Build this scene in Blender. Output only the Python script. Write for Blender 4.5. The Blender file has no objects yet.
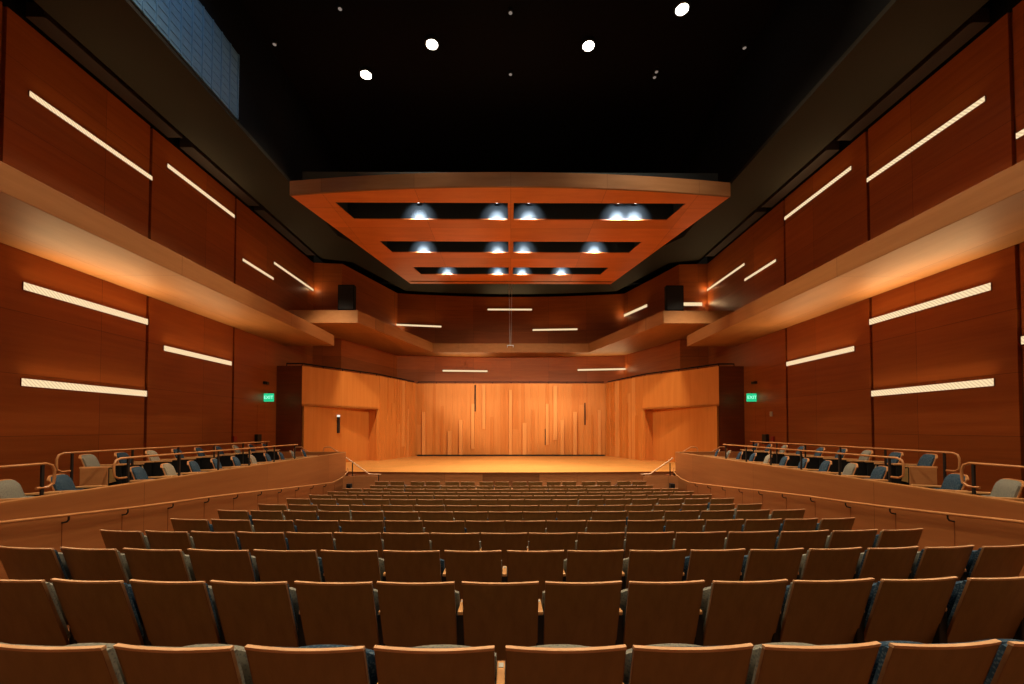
import bpy, bmesh, math, random
from mathutils import Vector, Matrix
random.seed(7)
sc = bpy.context.scene
COL = sc.collection
PI = math.pi

# ------------------------------------------------------------------ camera
F = 420.0; PX = 513.6; PY = 417.7
TH = math.radians(1.4); PS = math.radians(0.35)
CZ = 2.6
CAM = Vector((0, 0, CZ))
FW = Vector((math.sin(PS)*math.cos(TH), math.cos(PS)*math.cos(TH), math.sin(TH)))
RT = Vector((math.cos(PS), -math.sin(PS), 0))
UP = RT.cross(FW)
cd = bpy.data.cameras.new('camera'); cam = bpy.data.objects.new('camera', cd); COL.objects.link(cam)
cam.location = CAM
cam.matrix_world = Matrix.Translation(CAM) @ Matrix((RT, UP, -FW)).transposed().to_4x4()
cd.sensor_width = 36; cd.lens = F/1024*36
cd.shift_x = (512-PX)/1024; cd.shift_y = (PY-342)/1024
cd.clip_start = 0.05; cd.clip_end = 200
sc.camera = cam

def ray(px, py): return FW + RT*((px-PX)/F) + UP*((PY-py)/F)
def onX(px, py, X): d = ray(px, py); return CAM + d*(X/d.x)
def onY(px, py, Y): d = ray(px, py); return CAM + d*(Y/d.y)
def onZ(px, py, Z): d = ray(px, py); return CAM + d*((Z-CZ)/d.z)

# ------------------------------------------------------------------ materials
def new_mat(name):
    m = bpy.data.materials.new(name); m.use_nodes = True
    nt = m.node_tree
    return m, nt, nt.nodes['Principled BSDF']

def wood(name, c1, c2, grain=(1, 1, 1), rough=0.45, brick=None, spec=0.35, fine=1.0):
    """fine streaky veneer; grain = noise scale per axis; brick = (plane, width, height) adds panel joints and tone changes"""
    m, nt, b = new_mat(name)
    N, L = nt.nodes, nt.links
    tc = N.new('ShaderNodeTexCoord'); mp = N.new('ShaderNodeMapping')
    mp.inputs['Scale'].default_value = grain
    L.new(tc.outputs['Object'], mp.inputs['Vector'])
    nz = N.new('ShaderNodeTexNoise'); nz.inputs['Scale'].default_value = 1.0; nz.inputs['Detail'].default_value = 5; nz.inputs['Roughness'].default_value = .6
    L.new(mp.outputs['Vector'], nz.inputs['Vector'])
    rp = N.new('ShaderNodeValToRGB')
    rp.color_ramp.elements[0].position = .3; rp.color_ramp.elements[0].color = (*c1, 1)
    rp.color_ramp.elements[1].position = .72; rp.color_ramp.elements[1].color = (*c2, 1)
    L.new(nz.outputs['Fac'], rp.inputs['Fac'])
    out = rp.outputs['Color']
    if brick:
        plane, bw, bh = brick
        sx = N.new('ShaderNodeSeparateXYZ'); cx = N.new('ShaderNodeCombineXYZ')
        L.new(tc.outputs['Object'], sx.inputs[0])
        L.new(sx.outputs[plane[0]], cx.inputs[0]); L.new(sx.outputs[plane[1]], cx.inputs[1])
        bt = N.new('ShaderNodeTexBrick')
        bt.inputs['Scale'].default_value = 1.0
        bt.inputs['Brick Width'].default_value = bw; bt.inputs['Row Height'].default_value = bh
        bt.inputs['Mortar Size'].default_value = .006; bt.inputs['Mortar Smooth'].default_value = .1
        bt.offset = 0.0 if bw > 2 else .5
        bt.inputs['Color1'].default_value = (.86, .86, .86, 1); bt.inputs['Color2'].default_value = (1.12, 1.08, 1.05, 1)
        bt.inputs['Mortar'].default_value = (.55, .5, .45, 1)
        L.new(cx.outputs[0], bt.inputs['Vector'])
        mx = N.new('ShaderNodeMix'); mx.data_type = 'RGBA'; mx.blend_type = 'MULTIPLY'
        mx.inputs['Factor'].default_value = 1
        L.new(out, mx.inputs[6]); L.new(bt.outputs['Color'], mx.inputs[7])
        out = mx.outputs[2]
    L.new(out, b.inputs['Base Color'])
    b.inputs['Roughness'].default_value = rough
    b.inputs['Specular IOR Level'].default_value = spec
    return m

def plain(name, c, rough=.6, metal=0, spec=.4, noise=0):
    m, nt, b = new_mat(name)
    N, L = nt.nodes, nt.links
    if noise:
        nz = N.new('ShaderNodeTexNoise'); nz.inputs['Scale'].default_value = noise
        tc = N.new('ShaderNodeTexCoord'); L.new(tc.outputs['Object'], nz.inputs['Vector'])
        rp = N.new('ShaderNodeValToRGB')
        rp.color_ramp.elements[0].color = (*[x*.75 for x in c], 1); rp.color_ramp.elements[1].color = (*[min(1, x*1.25) for x in c], 1)
        L.new(nz.outputs['Fac'], rp.inputs['Fac']); L.new(rp.outputs['Color'], b.inputs['Base Color'])
    else:
        b.inputs['Base Color'].default_value = (*c, 1)
    b.inputs['Roughness'].default_value = rough; b.inputs['Metallic'].default_value = metal
    b.inputs['Specular IOR Level'].default_value = spec
    return m

def fabric(name, c1, c2):
    m, nt, b = new_mat(name)
    N, L = nt.nodes, nt.links
    tc = N.new('ShaderNodeTexCoord')
    v = N.new('ShaderNodeTexVoronoi'); v.inputs['Scale'].default_value = 70
    L.new(tc.outputs['Object'], v.inputs['Vector'])
    rp = N.new('ShaderNodeValToRGB')
    rp.color_ramp.elements[0].position = .25; rp.color_ramp.elements[0].color = (*c2, 1)
    rp.color_ramp.elements[1].position = .5; rp.color_ramp.elements[1].color = (*c1, 1)
    L.new(v.outputs['Distance'], rp.inputs['Fac']); L.new(rp.outputs['Color'], b.inputs['Base Color'])
    b.inputs['Roughness'].default_value = .95; b.inputs['Specular IOR Level'].default_value = .15
    return m

def emit(name, c, s, hatch=None):
    m = bpy.data.materials.new(name); m.use_nodes = True
    nt = m.node_tree; N, L = nt.nodes, nt.links
    N.remove(N['Principled BSDF'])
    e = N.new('ShaderNodeEmission'); e.inputs['Color'].default_value = (*c, 1); e.inputs['Strength'].default_value = s
    if hatch:
        tc = N.new('ShaderNodeTexCoord')
        w = N.new('ShaderNodeTexWave'); w.wave_type = 'BANDS'; w.bands_direction = 'DIAGONAL'
        w.inputs['Scale'].default_value = hatch; w.inputs['Distortion'].default_value = 1.2; w.inputs['Detail'].default_value = 1
        L.new(tc.outputs['Object'], w.inputs['Vector'])
        mr = N.new('ShaderNodeMapRange'); mr.inputs['To Min'].default_value = s*.8; mr.inputs['To Max'].default_value = s*1.15
        L.new(w.outputs['Fac'], mr.inputs['Value']); L.new(mr.outputs['Result'], e.inputs['Strength'])
    L.new(e.outputs['Emission'], N['Material Output'].inputs['Surface'])
    return m

M = {}
# side wall cherry veneer (grain runs along the hall)
M['wall'] = wood('cherry_wall', (.29, .070, .013), (.37, .100, .021), (2, .5, 9), .42, brick=((1, 2), 3.3, 1.22), spec=.3)
M['wall_end'] = wood('cherry_wall_end', (.28, .062, .012), (.36, .090, .019), (.6, .6, 8), .42, brick=((0, 2), 2.3, 1.22), spec=.3)
M['rear'] = plain('beige_rear_wall', (.30, .25, .18), .8, noise=2)
M['ledge'] = wood('ledge_veneer', (.33, .135, .040), (.40, .175, .056), (3, .6, 8), .55, brick=((1, 0), 4.8, 3.0), spec=.35)
M['shell'] = wood('stage_shell_oak', (.54, .175, .031), (.61, .215, .044), (7, 7, .5), .5, spec=.18)
M['shell_light'] = wood('stage_shell_oak_pale', (.62, .235, .055), (.70, .285, .072), (7, 7, .5), .5, spec=.18)  # pale boards; on the back wall battens it stands in for light
M['shell_dark'] = wood('stage_shell_oak_deep', (.49, .145, .021), (.57, .18, .030), (7, 7, .5), .5, spec=.18)  # deep boards; on the back wall strips it also paints shadow
M['stage_floor'] = wood('stage_maple_boards', (.58, .245, .055), (.68, .31, .080), (1, 8, 1), .35, brick=((0, 1), 1.8, .09), spec=.4)
M['stage_front'] = wood('stage_front_veneer', (.42, .18, .068), (.52, .24, .095), (.8, .8, 9), .5, brick=((0, 2), 2.4, 3.0))
M['stage_panel'] = wood('stage_front_panel', (.18, .068, .023), (.24, .092, .032), (.8, .8, 9), .5)
M['stage_dark'] = wood('stage_front_dark', (.16, .042, .011), (.21, .060, .016), (.8, .8, 9), .5)
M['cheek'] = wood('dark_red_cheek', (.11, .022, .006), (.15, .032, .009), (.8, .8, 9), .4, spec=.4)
M['parapet'] = wood('parapet_veneer', (.33, .112, .033), (.41, .152, .048), (2, .6, 9), .42, brick=((1, 2), 3.48, 3.0))
M['canopy'] = wood('canopy_cherry', (.58, .165, .034), (.68, .215, .050), (.7, 4, 4), .42, brick=((0, 1), 2.9, 1.36))
M['fascia'] = wood('canopy_fascia', (.36, .17, .075), (.46, .23, .11), (.7, 2, 6), .38, brick=((0, 2), 2.9, 2.0))
M['floor'] = wood('aisle_floor', (.16, .06, .025), (.22, .085, .035), (6, 1, 1), .5, brick=((1, 0), 1.5, .12))
M['walnut'] = wood('seat_back_walnut', (.22, .124, .038), (.285, .165, .053), (16, 16, 1.6), .36, spec=.4)
M['edge'] = wood('seat_edge_maple', (.62, .34, .17), (.74, .44, .25), (10, 10, 10), .3, spec=.55)
M['edge_side'] = wood('seat_edge_side', (.19, .085, .032), (.25, .12, .048), (10, 10, 10), .4, spec=.35)
M['arm'] = wood('armrest_maple', (.56, .27, .10), (.66, .34, .14), (16, 3, 3), .33, spec=.5)
M['rail'] = wood('handrail_wood', (.46, .19, .065), (.56, .26, .10), (5, 2, 5), .34, spec=.5)
M['rail_light'] = wood('stair_rail_wood', (.62, .36, .20), (.72, .45, .27), (5, 5, 5), .3, spec=.5)
M['black'] = plain('black_steel', (.012, .012, .013), .5)
M['matte'] = plain('matte_black', (.010, .010, .011), .9, spec=.15)
M['ceil'] = plain('black_ceiling', (.005, .0055, .007), .95, spec=.1)
M['soffit'] = plain('dark_olive_soffit', (.019, .016, .010), .8, spec=.2, noise=.4)
M['track'] = plain('dark_brown_track', (.018, .008, .006), .8)
M['steel'] = plain('brushed_steel', (.55, .55, .55), .35, metal=1)
M['plate'] = plain('grey_plate', (.42, .43, .42), .4)
M['beige'] = plain('beige_plate', (.50, .40, .26), .5)
M['red'] = plain('red_paint', (.35, .03, .02), .5)
M['grey'] = fabric('grey_fabric', (.22, .213, .18), (.14, .142, .13))
M['blue'] = fabric('blue_fabric', (.022, .050, .088), (.085, .125, .165))
M['navy'] = fabric('navy_fabric', (.018, .036, .062), (.045, .075, .11))
M['pale'] = fabric('pale_patterned_fabric', (.34, .295, .225), (.18, .155, .12))
M['mesh'] = plain('blue_grey_mesh', (.08, .17, .25), .5, spec=.5, noise=14)
M['strip'] = emit('slot_light', (1.0, .71, .40), .92, hatch=8)
M['lens'] = emit('downlight_lens', (1.0, .93, .80), 30)
M['dim'] = emit('glint_lens', (1.0, .80, .65), .2)  # weak emission put in for glints on unlit lenses
M['spot'] = emit('spot_lens', (.9, .95, 1.0), 3)
M['baffle'] = plain('slot_black_paint', (.030, .043, .056), .9, spec=.15)
M['green'] = emit('exit_green', (.02, .55, .22), 1.0)
M['letter'] = emit('exit_letters', (.35, 1.0, .70), 1.3)
M['white'] = emit('lit_cap', (1, .95, .85), .9)

# ------------------------------------------------------------------ mesh helpers
class MB:
    def __init__(self): self.v = []; self.f = []; self.m = []
    def add(self, vs, fs, mi=0):
        o = len(self.v); self.v += [tuple(p) for p in vs]
        for f in fs: self.f.append([i+o for i in f]); self.m.append(mi)
        return self
    def box(self, x0, x1, y0, y1, z0, z1, mi=0):
        vs = [(x, y, z) for z in (z0, z1) for y in (y0, y1) for x in (x0, x1)]
        return self.add(vs, [(0, 2, 3, 1), (4, 5, 7, 6), (0, 1, 5, 4), (2, 6, 7, 3), (0, 4, 6, 2), (1, 3, 7, 5)], mi)
    def prism(self, poly, z0, z1, mi=0, top=None):
        n = len(poly)
        vs = [(x, y, z0) for x, y in poly] + [(x, y, z1) for x, y in poly]
        fs = [tuple(range(n))[::-1]] + [(i, (i+1) % n, (i+1) % n+n, i+n) for i in range(n)]
        self.add(vs, fs, mi)
        o = len(self.v)-2*n
        self.f.append([o+n+i for i in range(n)]); self.m.append(mi if top is None else top)
        return self
    def xprism(self, prof, x0, x1, mi=0):          # profile in (y,z) extruded along x
        n = len(prof)
        vs = [(x0, y, z) for y, z in prof] + [(x1, y, z) for y, z in prof]
        return self.add(vs, [tuple(range(n))[::-1], tuple(range(n, 2*n))] + [(i, (i+1) % n, (i+1) % n+n, i+n) for i in range(n)], mi)
    def wallseg(self, a, b, z0, z1, t, mi=0):      # vertical slab whose visible face runs a->b; thickness t to the left of a->b
        a = Vector(a); b = Vector(b); d = (b-a).normalized(); n = Vector((-d.y, d.x))*t
        return self.prism([(a.x, a.y), (b.x, b.y), (b.x+n.x, b.y+n.y), (a.x+n.x, a.y+n.y)], z0, z1, mi)
    def tube(self, path, r, n=10, mi=0):
        P = [Vector(p) for p in path]; rings = []
        ref = None
        for i, p in enumerate(P):
            t = (P[min(i+1, len(P)-1)]-P[max(i-1, 0)]).normalized()
            if ref is None: ref = Vector((0, 0, 1)) if abs(t.z) < .9 else Vector((1, 0, 0))
            a = t.cross(ref).normalized(); ref = a.cross(t).normalized()
            rr = r[i] if isinstance(r, (list, tuple)) else r
            rings.append([p+(a*math.cos(k*2*PI/n)+ref*math.sin(k*2*PI/n))*rr for k in range(n)])
        vs = [q for R in rings for q in R]
        fs = [(i*n+k, i*n+(k+1) % n, (i+1)*n+(k+1) % n, (i+1)*n+k) for i in range(len(P)-1) for k in range(n)]
        fs += [tuple(range(n))[::-1], tuple((len(P)-1)*n+k for k in range(n))]
        return self.add(vs, fs, mi)
    def slab(self, fn, nu=8, nv=6, mi=0):          # fn(u,v,s) s=0 rear, 1 front ; closed
        vs = []
        for s in (0, 1):
            for j in range(nv+1):
                for i in range(nu+1): vs.append(fn(i/nu, j/nv, s))
        W = nu+1; O = W*(nv+1); fs = []
        for j in range(nv):
            for i in range(nu):
                a = j*W+i
                fs.append((a, a+1, a+W+1, a+W)); fs.append((a+O, a+W+O, a+W+1+O, a+1+O))
        for i in range(nu):
            fs.append((i, i+O, i+1+O, i+1)); a = nv*W+i; fs.append((a, a+1, a+1+O, a+O))
        for j in range(nv):
            a = j*W; fs.append((a, a+W, a+W+O, a+O)); a = j*W+nu; fs.append((a, a+O, a+W+O, a+W))
        return self.add(vs, fs, mi)
    def build(self, name, mats, parent=None, bevel=0, smooth=False):
        me = bpy.data.meshes.new(name); me.from_pydata(self.v, [], self.f)
        if not isinstance(mats, (list, tuple)): mats = [mats]
        for m in mats: me.materials.append(m)
        me.polygons.foreach_set('material_index', self.m)
        bm = bmesh.new(); bm.from_mesh(me)
        bmesh.ops.recalc_face_normals(bm, faces=bm.faces)
        if bevel:
            es = [e for e in bm.edges if len(e.link_faces) == 2 and e.calc_face_angle(0) > .6]
            bmesh.ops.bevel(bm, geom=es, offset=bevel, segments=2, affect='EDGES', profile=.6)
        bm.to_mesh(me); bm.free()
        if smooth:
            me.polygons.foreach_set('use_smooth', [True]*len(me.polygons))
            try: me.set_sharp_from_angle(angle=.7)
            except Exception: pass
        o = bpy.data.objects.new(name, me); COL.objects.link(o)
        if parent: o.parent = parent
        return o

def tag(o, label, cat, group=None):
    o['label'] = label; o['category'] = cat
    if group: o['group'] = group
    return o
def struct(o, label=None):
    o['kind'] = 'structure'
    return o
def empty(name, loc=(0, 0, 0), rz=0):
    o = bpy.data.objects.new(name, None); COL.objects.link(o); o.location = loc; o.rotation_euler = (0, 0, rz)
    o.empty_display_size = .1
    return o
def mir(pts): return [(-p[0],)+tuple(p[1:]) for p in pts]
ORD = ['', 'first', 'second', 'third', 'fourth', 'fifth', 'sixth', 'seventh', 'eighth', 'ninth', 'tenth', 'eleventh', 'twelfth',
       'thirteenth', 'fourteenth', 'fifteenth', 'sixteenth', 'seventeenth', 'eighteenth']
SIDE = {-1: 'left', 1: 'right'}

# ------------------------------------------------------------------ the shell of the hall
XW = 9.65; ZTOP = 10.67; YB = -3.5; BOX = 1.0; RISER = 1.22
RET = 20.4                                                      # where the side walls turn in behind the stage
CORN = (8.3, 20.5); OBL = (6.8, 25.0); BACKC = 25.7
def back_y(x): return BACKC-(x/6.8)**2*.7

# raked floor of the stalls
prof = [(YB, 1.18), (1.8, .797), (7.65, .335), (11.6, .04), (12.3, 0), (15.9, 0), (15.9, -.3), (YB, -.3)]
struct(MB().xprism(prof, -6.08, 6.08).build('floor', M['floor']))
for s in (-1, 1):
    b = MB().prism([(s*6.2, YB), (s*XW, YB), (s*XW, 17.3), (s*8.6, 17.3), (s*8.6, 15.55), (s*6.2, 15.2)], -.3, BOX)
    b.box(min(s*7.75, s*XW), max(s*7.75, s*XW), YB, 15.4, BOX, RISER)
    struct(b.build('floor_box_'+SIDE[s], M['floor']))

def side_wall(s):
    b = MB()
    xo = s*XW; back = s*(XW+.07)
    cuts = [(YB, 7.83), (7.91, 11.10), (11.19, 14.56), (14.65, RET)]
    lo = [c for c in cuts]
    for (z0, z1) in ((0.0, 6.3), (6.3, ZTOP)):
        for y0, y1 in lo:
            b.box(min(xo, back), max(xo, back), y0, y1, z0, z1)
    b.box(min(back, s*(XW+.3)), max(back, s*(XW+.3)), YB, RET, 0, ZTOP, 1)
    return struct(b.build('wall_'+SIDE[s], [M['wall'], M['stage_dark']]))
side_wall(-1); side_wall(1)

# upper end of the hall behind the stage: returns, oblique walls and the shallow curved back wall
b = MB()
for s in (-1, 1):
    segs = [((s*XW, RET), (s*CORN[0], CORN[1])), ((s*CORN[0], CORN[1]), (s*OBL[0], OBL[1]))]
    for a, c in segs:
        if s < 0: b.wallseg(a, c, 0, ZTOP, .2)
        else: b.wallseg(c, a, 0, ZTOP, .2)
xs = [-6.8+13.6*i/12 for i in range(13)]
for i in range(12):
    b.wallseg((xs[i], back_y(xs[i])), (xs[i+1], back_y(xs[i+1])), 0, ZTOP, .2)
struct(b.build('wall_back', M['wall_end']))
struct(MB().box(-XW-.3, XW+.3, YB-.3, YB, -.3, 14.2).build('wall_rear', M['rear']))

# dark bulkhead soffit round the hall, black recess above the walls, black attic above
inner = 7.28
outer = 9.02
b = MB()
ZS = ZTOP
def ringpoly(o, s):
    return [(s*o, YB), (s*o, RET-.5), (s*(o-1.0), RET-.15)]
for s in (-1, 1):
    b.prism([(s*inner, YB), (s*outer, YB), (s*outer, 19.9), (s*7.72, 20.3), (s*6.25, 24.5), (s*4.6, 22.4), (s*inner, 17.5)], ZS, ZS+.12)
    b.box(min(s*inner, s*(inner+.1)), max(s*inner, s*(inner+.1)), YB, 17.5, ZS+.12, 14.1, 1)   # black attic wall
xs2 = [-6.25+12.5*i/10 for i in range(11)]
b.prism([(-4.6, 22.4), (4.6, 22.4)]+[(x, back_y(x)-.55) for x in reversed(xs2)], ZS, ZS+.12)
for s in (-1, 1):
    # recess over the wall head
    b.box(min(s*outer, s*(XW+.3)), max(s*outer, s*(XW+.3)), YB, 20.2, ZS+.75, ZS+.85, 1)
    b.box(min(s*(outer-.04), s*outer), max(s*(outer-.04), s*outer), YB, 19.9, ZS+.12, ZS+.8, 1)
    b.box(min(s*(XW+.05), s*(XW+.3)), max(s*(XW+.05), s*(XW+.3)), YB, 20.5, ZTOP, ZS+.8, 1)
b.box(-10, 10, 19.5, 27, ZS+.75, ZS+.85, 1)
b.box(-10, 10, 26.0, 26.2, ZTOP, ZS+.8, 1)
b.box(-10, 10, YB, 27, 14.1, 14.3, 1)
b.box(-7.4, 7.4, 23.5, 23.7, ZS+.12, 14.1, 1)
struct(b.build('ceiling', [M['soffit'], M['ceil']]))
# dark track housings that lie in the recess above each wall panel
for s in (-1, 1):
    for i, (y0, y1) in enumerate(((8.15, 11.6), (12.0, 15.2), (15.5, 19.6))):
        b = MB().box(min(s*9.22, s*9.58), max(s*9.22, s*9.58), y0, y1, ZS+.04, ZS+.34)
        b.box(min(s*9.18, s*9.22), max(s*9.18, s*9.22), y0, y1, ZS+.02, ZS+.10)
        struct(b.build('trim_%d' % (i+1+(3 if s > 0 else 0)), M['track']))

# blue mesh screen on the attic wall, left only
p0 = onX(237, 120, -inner)
b = MB()
b.box(-inner, -inner+.03, 3.0, p0.y, ZS+.12, 14.05)
for k in range(30):
    y = 3.0+k*(p0.y-3.0)/29.0
    b.box(-inner+.03, -inner+.045, y-.012, y+.012, ZS+.12, 12.52)
b2 = MB().box(-inner, -inner+.03, 3.0, p0.y, ZS+.12, 12.52)
for k in range(26):
    y = 3.0+k*(p0.y-3.05)/25.0
    b2.box(-inner+.03, -inner+.05, y, y+.03, ZS+.12, 12.52)
for k in range(9):
    z = ZS+.2+k*.2
    b2.box(-inner+.03, -inner+.042, 3.0, p0.y, z, z+.018)
scr = tag(b2.build('mesh_screen', M['mesh']), 'blue-lit metal mesh screen high on the black upper wall above the left soffit', 'screen')

# ------------------------------------------------------------------ long side ledges and the stage ledge
for s in (-1, 1):
    b = MB().box(min(s*7.55, s*XW), max(s*7.55, s*XW), YB, 17.9, 6.10, 6.55)
    struct(b.build('trim_ledge_'+SIDE[s], M['ledge'], bevel=.012))
LZ0, LZ1 = 6.95, 7.47
poly = [(-XW, 17.3), (-6.34, 17.3), (-4.48, 24.1), (4.48, 24.1), (6.34, 17.3), (XW, 17.3), (XW, RET), (CORN[0], CORN[1]), (OBL[0], OBL[1])]
poly += [(x, back_y(x)) for x in reversed(xs[1:-1])] + [(-OBL[0], OBL[1]), (-CORN[0], CORN[1]), (-XW, RET)]
b = MB()
nq = 12
# soffit/top built from strips so that the concave outline stays clean
def ledge_half(s):
    b.prism([(s*XW, 17.3), (s*6.34, 17.3), (s*5.88, 19.0), (s*5.5, 20.4), (s*CORN[0], CORN[1]), (s*XW, RET)], LZ0, LZ1)
    b.prism([(s*5.5, 20.4), (s*4.48, 24.1), (s*OBL[0], OBL[1]), (s*CORN[0], CORN[1])], LZ0, LZ1)
ledge_half(-1); ledge_half(1)
xl = [-6.8+13.6*i/12 for i in range(13)]
b.prism([(-4.48, 24.1), (4.48, 24.1)]+[(x, back_y(x)) for x in reversed(xl)], LZ0, LZ1)
struct(b.build('trim_ledge_stage', M['ledge']))

# ------------------------------------------------------------------ stage, shell
SZ = 1.0; ST = 5.156
P0, P1, P2 = (8.59, 17.26), (6.5, 20.64), (5.46, 24.07)
def front_y(x): return 15.2+(x/6.0)**2*.3
fx = [-6.0+12*i/12 for i in range(13)]
b = MB()
poly = [(x, front_y(x)) for x in fx]+[(6.0, 15.6), (8.6, 15.62), (8.6, 17.3), (7.3, 21.4), (5.6, 24.5), (-5.6, 24.5), (-7.3, 21.4), (-8.6, 17.3), (-8.6, 15.62), (-6.0, 15.6)]
b.prism(poly, SZ-.05, SZ, 1, top=0)
poly2 = [(x, front_y(x)+.03) for x in fx]+[(6.0, 15.9), (7.3, 21.4), (5.6, 24.5), (-5.6, 24.5), (-7.3, 21.4), (-6.0, 15.9)]
b.prism(poly2, -.2, SZ-.05, 2)
for k in range(8):                                               # darker removable panel in the middle of the stage front
    x0 = -1.03+k*2.06/8; x1 = x0+2.06/8
    b.prism([(x0, front_y(x0)+.015), (x1, front_y(x1)+.015), (x1, front_y(x1)+.05), (x0, front_y(x0)+.05)], 0, SZ-.06, 3)
struct(b.build('floor_stage', [M['stage_floor'], M['stage_dark'], M['stage_front'], M['stage_panel']]))

def shell_side(s):
    b = MB()
    def V(p): return (s*p[0], p[1])
    def W(a, c, z0, z1, t, mi=0):
        # slab behind the face a->c (away from the axis)
        a, c = Vector(a), Vector(c); d = (c-a).normalized(); n = Vector((d.y, -d.x))
        if n.x < 0: n = -n
        n *= t
        pl = [(a.x, a.y), (c.x, c.y), (c.x+n.x, c.y+n.y), (a.x+n.x, a.y+n.y)]
        b.prism([V(p) for p in pl], z0, z1, mi)
    W(P0, P1, 3.51, ST, .12)
    W(P1, P2, SZ, ST, .12)
    Q0 = (P0[0]-.05, P0[1]+.10); Q1 = (7.12, 21.05)
    W(Q0, Q1, SZ, 3.7, .10)
    W(Q1, P1, SZ, 3.7, .06) if False else b.prism([V(P1), V((P1[0]+.06, P1[1]+.1)), V((Q1[0]+.06, Q1[1]+.1)), V(Q1)], SZ, 3.6)
    b.prism([V(P0), V(P1), V(Q1), V((P0[0]+.06, P0[1]+.04))], 3.51, 3.6)           # head of the recess
    # cheek towards the side wall
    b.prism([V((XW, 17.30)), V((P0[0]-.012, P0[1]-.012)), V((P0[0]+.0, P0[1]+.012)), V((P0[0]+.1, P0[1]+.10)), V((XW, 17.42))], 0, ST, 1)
    # relief boards on the plain part next to the back wall
    rr = random.Random(11+s)
    a, c = Vector(P1), Vector(P2); d = (c-a); L = d.length; d.normalize(); n = Vector((-d.y, d.x))
    if n.x > 0: n = -n
    x = .04
    while x < L-.1:
        w = rr.choice((.12, .16, .22, .3)); w = min(w, L-x)
        z0 = SZ; z1 = ST
        k = rr.random()
        if k < .4: z1 = rr.uniform(2.4, 4.6)
        elif k < .55: z0 = rr.uniform(1.5, 3.0)
        t = rr.choice((.012, .024, .04, .06))
        p = a+d*x; q = a+d*(x+w-.004)
        b.prism([V((p.x, p.y)), V((q.x, q.y)), V((q.x+n.x*t, q.y+n.y*t)), V((p.x+n.x*t, p.y+n.y*t))], z0, z1, rr.choice((0, 0, 0, 0, 2, 3)))
        x += w
    return struct(b.build('wall_stage_'+SIDE[s], [M['shell'], M['cheek'], M['shell_light'], M['shell_dark']]))
shell_side(-1); shell_side(1)

b = MB()
YS = 24.2
b.box(-5.56, 5.56, YS, YS+.12, SZ, ST)
rr = random.Random(5)
x = -5.42
while x < 5.42:
    w = rr.choice((.16, .2, .26, .34, .42)); w = min(w, 5.42-x)
    zc = [SZ]
    if rr.random() < .55: zc.append(rr.uniform(1.9, 4.4))
    zc.append(ST)
    for i in range(len(zc)-1):
        t = rr.choice((.010, .018, .028, .038))
        b.box(x, x+w-.004, YS-t, YS, zc[i], zc[i+1], rr.choice((0, 0, 0, 0, 0, 2)))
    x += w
# pale proud battens imitate caught light, dark strips paint shadows; measured positions
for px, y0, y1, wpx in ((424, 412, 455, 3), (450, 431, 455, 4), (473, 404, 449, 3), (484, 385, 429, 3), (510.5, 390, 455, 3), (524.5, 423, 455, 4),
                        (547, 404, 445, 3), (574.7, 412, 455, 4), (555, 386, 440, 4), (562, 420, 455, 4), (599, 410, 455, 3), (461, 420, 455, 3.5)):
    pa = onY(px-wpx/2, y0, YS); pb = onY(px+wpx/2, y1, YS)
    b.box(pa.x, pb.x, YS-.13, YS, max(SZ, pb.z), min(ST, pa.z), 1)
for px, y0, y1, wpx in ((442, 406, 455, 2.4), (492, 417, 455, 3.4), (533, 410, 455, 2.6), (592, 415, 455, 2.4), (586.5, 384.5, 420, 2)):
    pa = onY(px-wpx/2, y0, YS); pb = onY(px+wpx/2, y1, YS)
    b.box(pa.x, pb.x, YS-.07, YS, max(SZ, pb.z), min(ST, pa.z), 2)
for px, y0, y1 in ((475.2, 385, 411.5), (545.3, 429, 445), (584.8, 403, 425)):  # black strips painted in for thin shadows
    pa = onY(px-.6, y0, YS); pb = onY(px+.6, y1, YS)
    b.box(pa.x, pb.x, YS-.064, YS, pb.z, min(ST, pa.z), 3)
b.box(-5.36, 5.36, YS-.16, YS, SZ, SZ+.07, 3)                       # dark base strip
struct(b.build('wall_stage_back', [M['shell'], M['shell_light'], M['shell_dark'], M['matte']]))

# guard rail on top of the stage shell
for s in (-1, 0, 1):
    if s:
        path = [(s*9.3, 17.40), (s*8.65, 17.38), (s*6.62, 20.66), (s*5.58, 24.1)]
        lab = 'thin dark guard rail along the top of the %s stage wall' % SIDE[s]
    else:
        path = [(-5.4, 24.32), (0, 24.32), (5.4, 24.32)]
        lab = 'thin dark guard rail along the top of the stage back wall'
    root = empty('guard_rail', (path[0][0], path[0][1], ST))
    tag(root, lab, 'rail', 'guard rails on the stage walls')
    off = Vector((path[0][0], path[0][1], ST))
    def rel(p): return tuple(Vector(p)-off)
    MB().tube([rel((x, y, ST+.11)) for x, y in path], .028, 8).build('top_rail', M['matte'], root, smooth=True)
    pts = []
    for i in range(len(path)-1):
        a, c = Vector(path[i]), Vector(path[i+1]); n = max(1, round((c-a).length/1.1))
        pts += [a.lerp(c, k/n) for k in range(n)]
    for p in pts:
        MB().tube([rel((p.x, p.y, ST-.01)), rel((p.x, p.y, ST+.11))], .016, 6).build('post', M['matte'], root)

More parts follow.
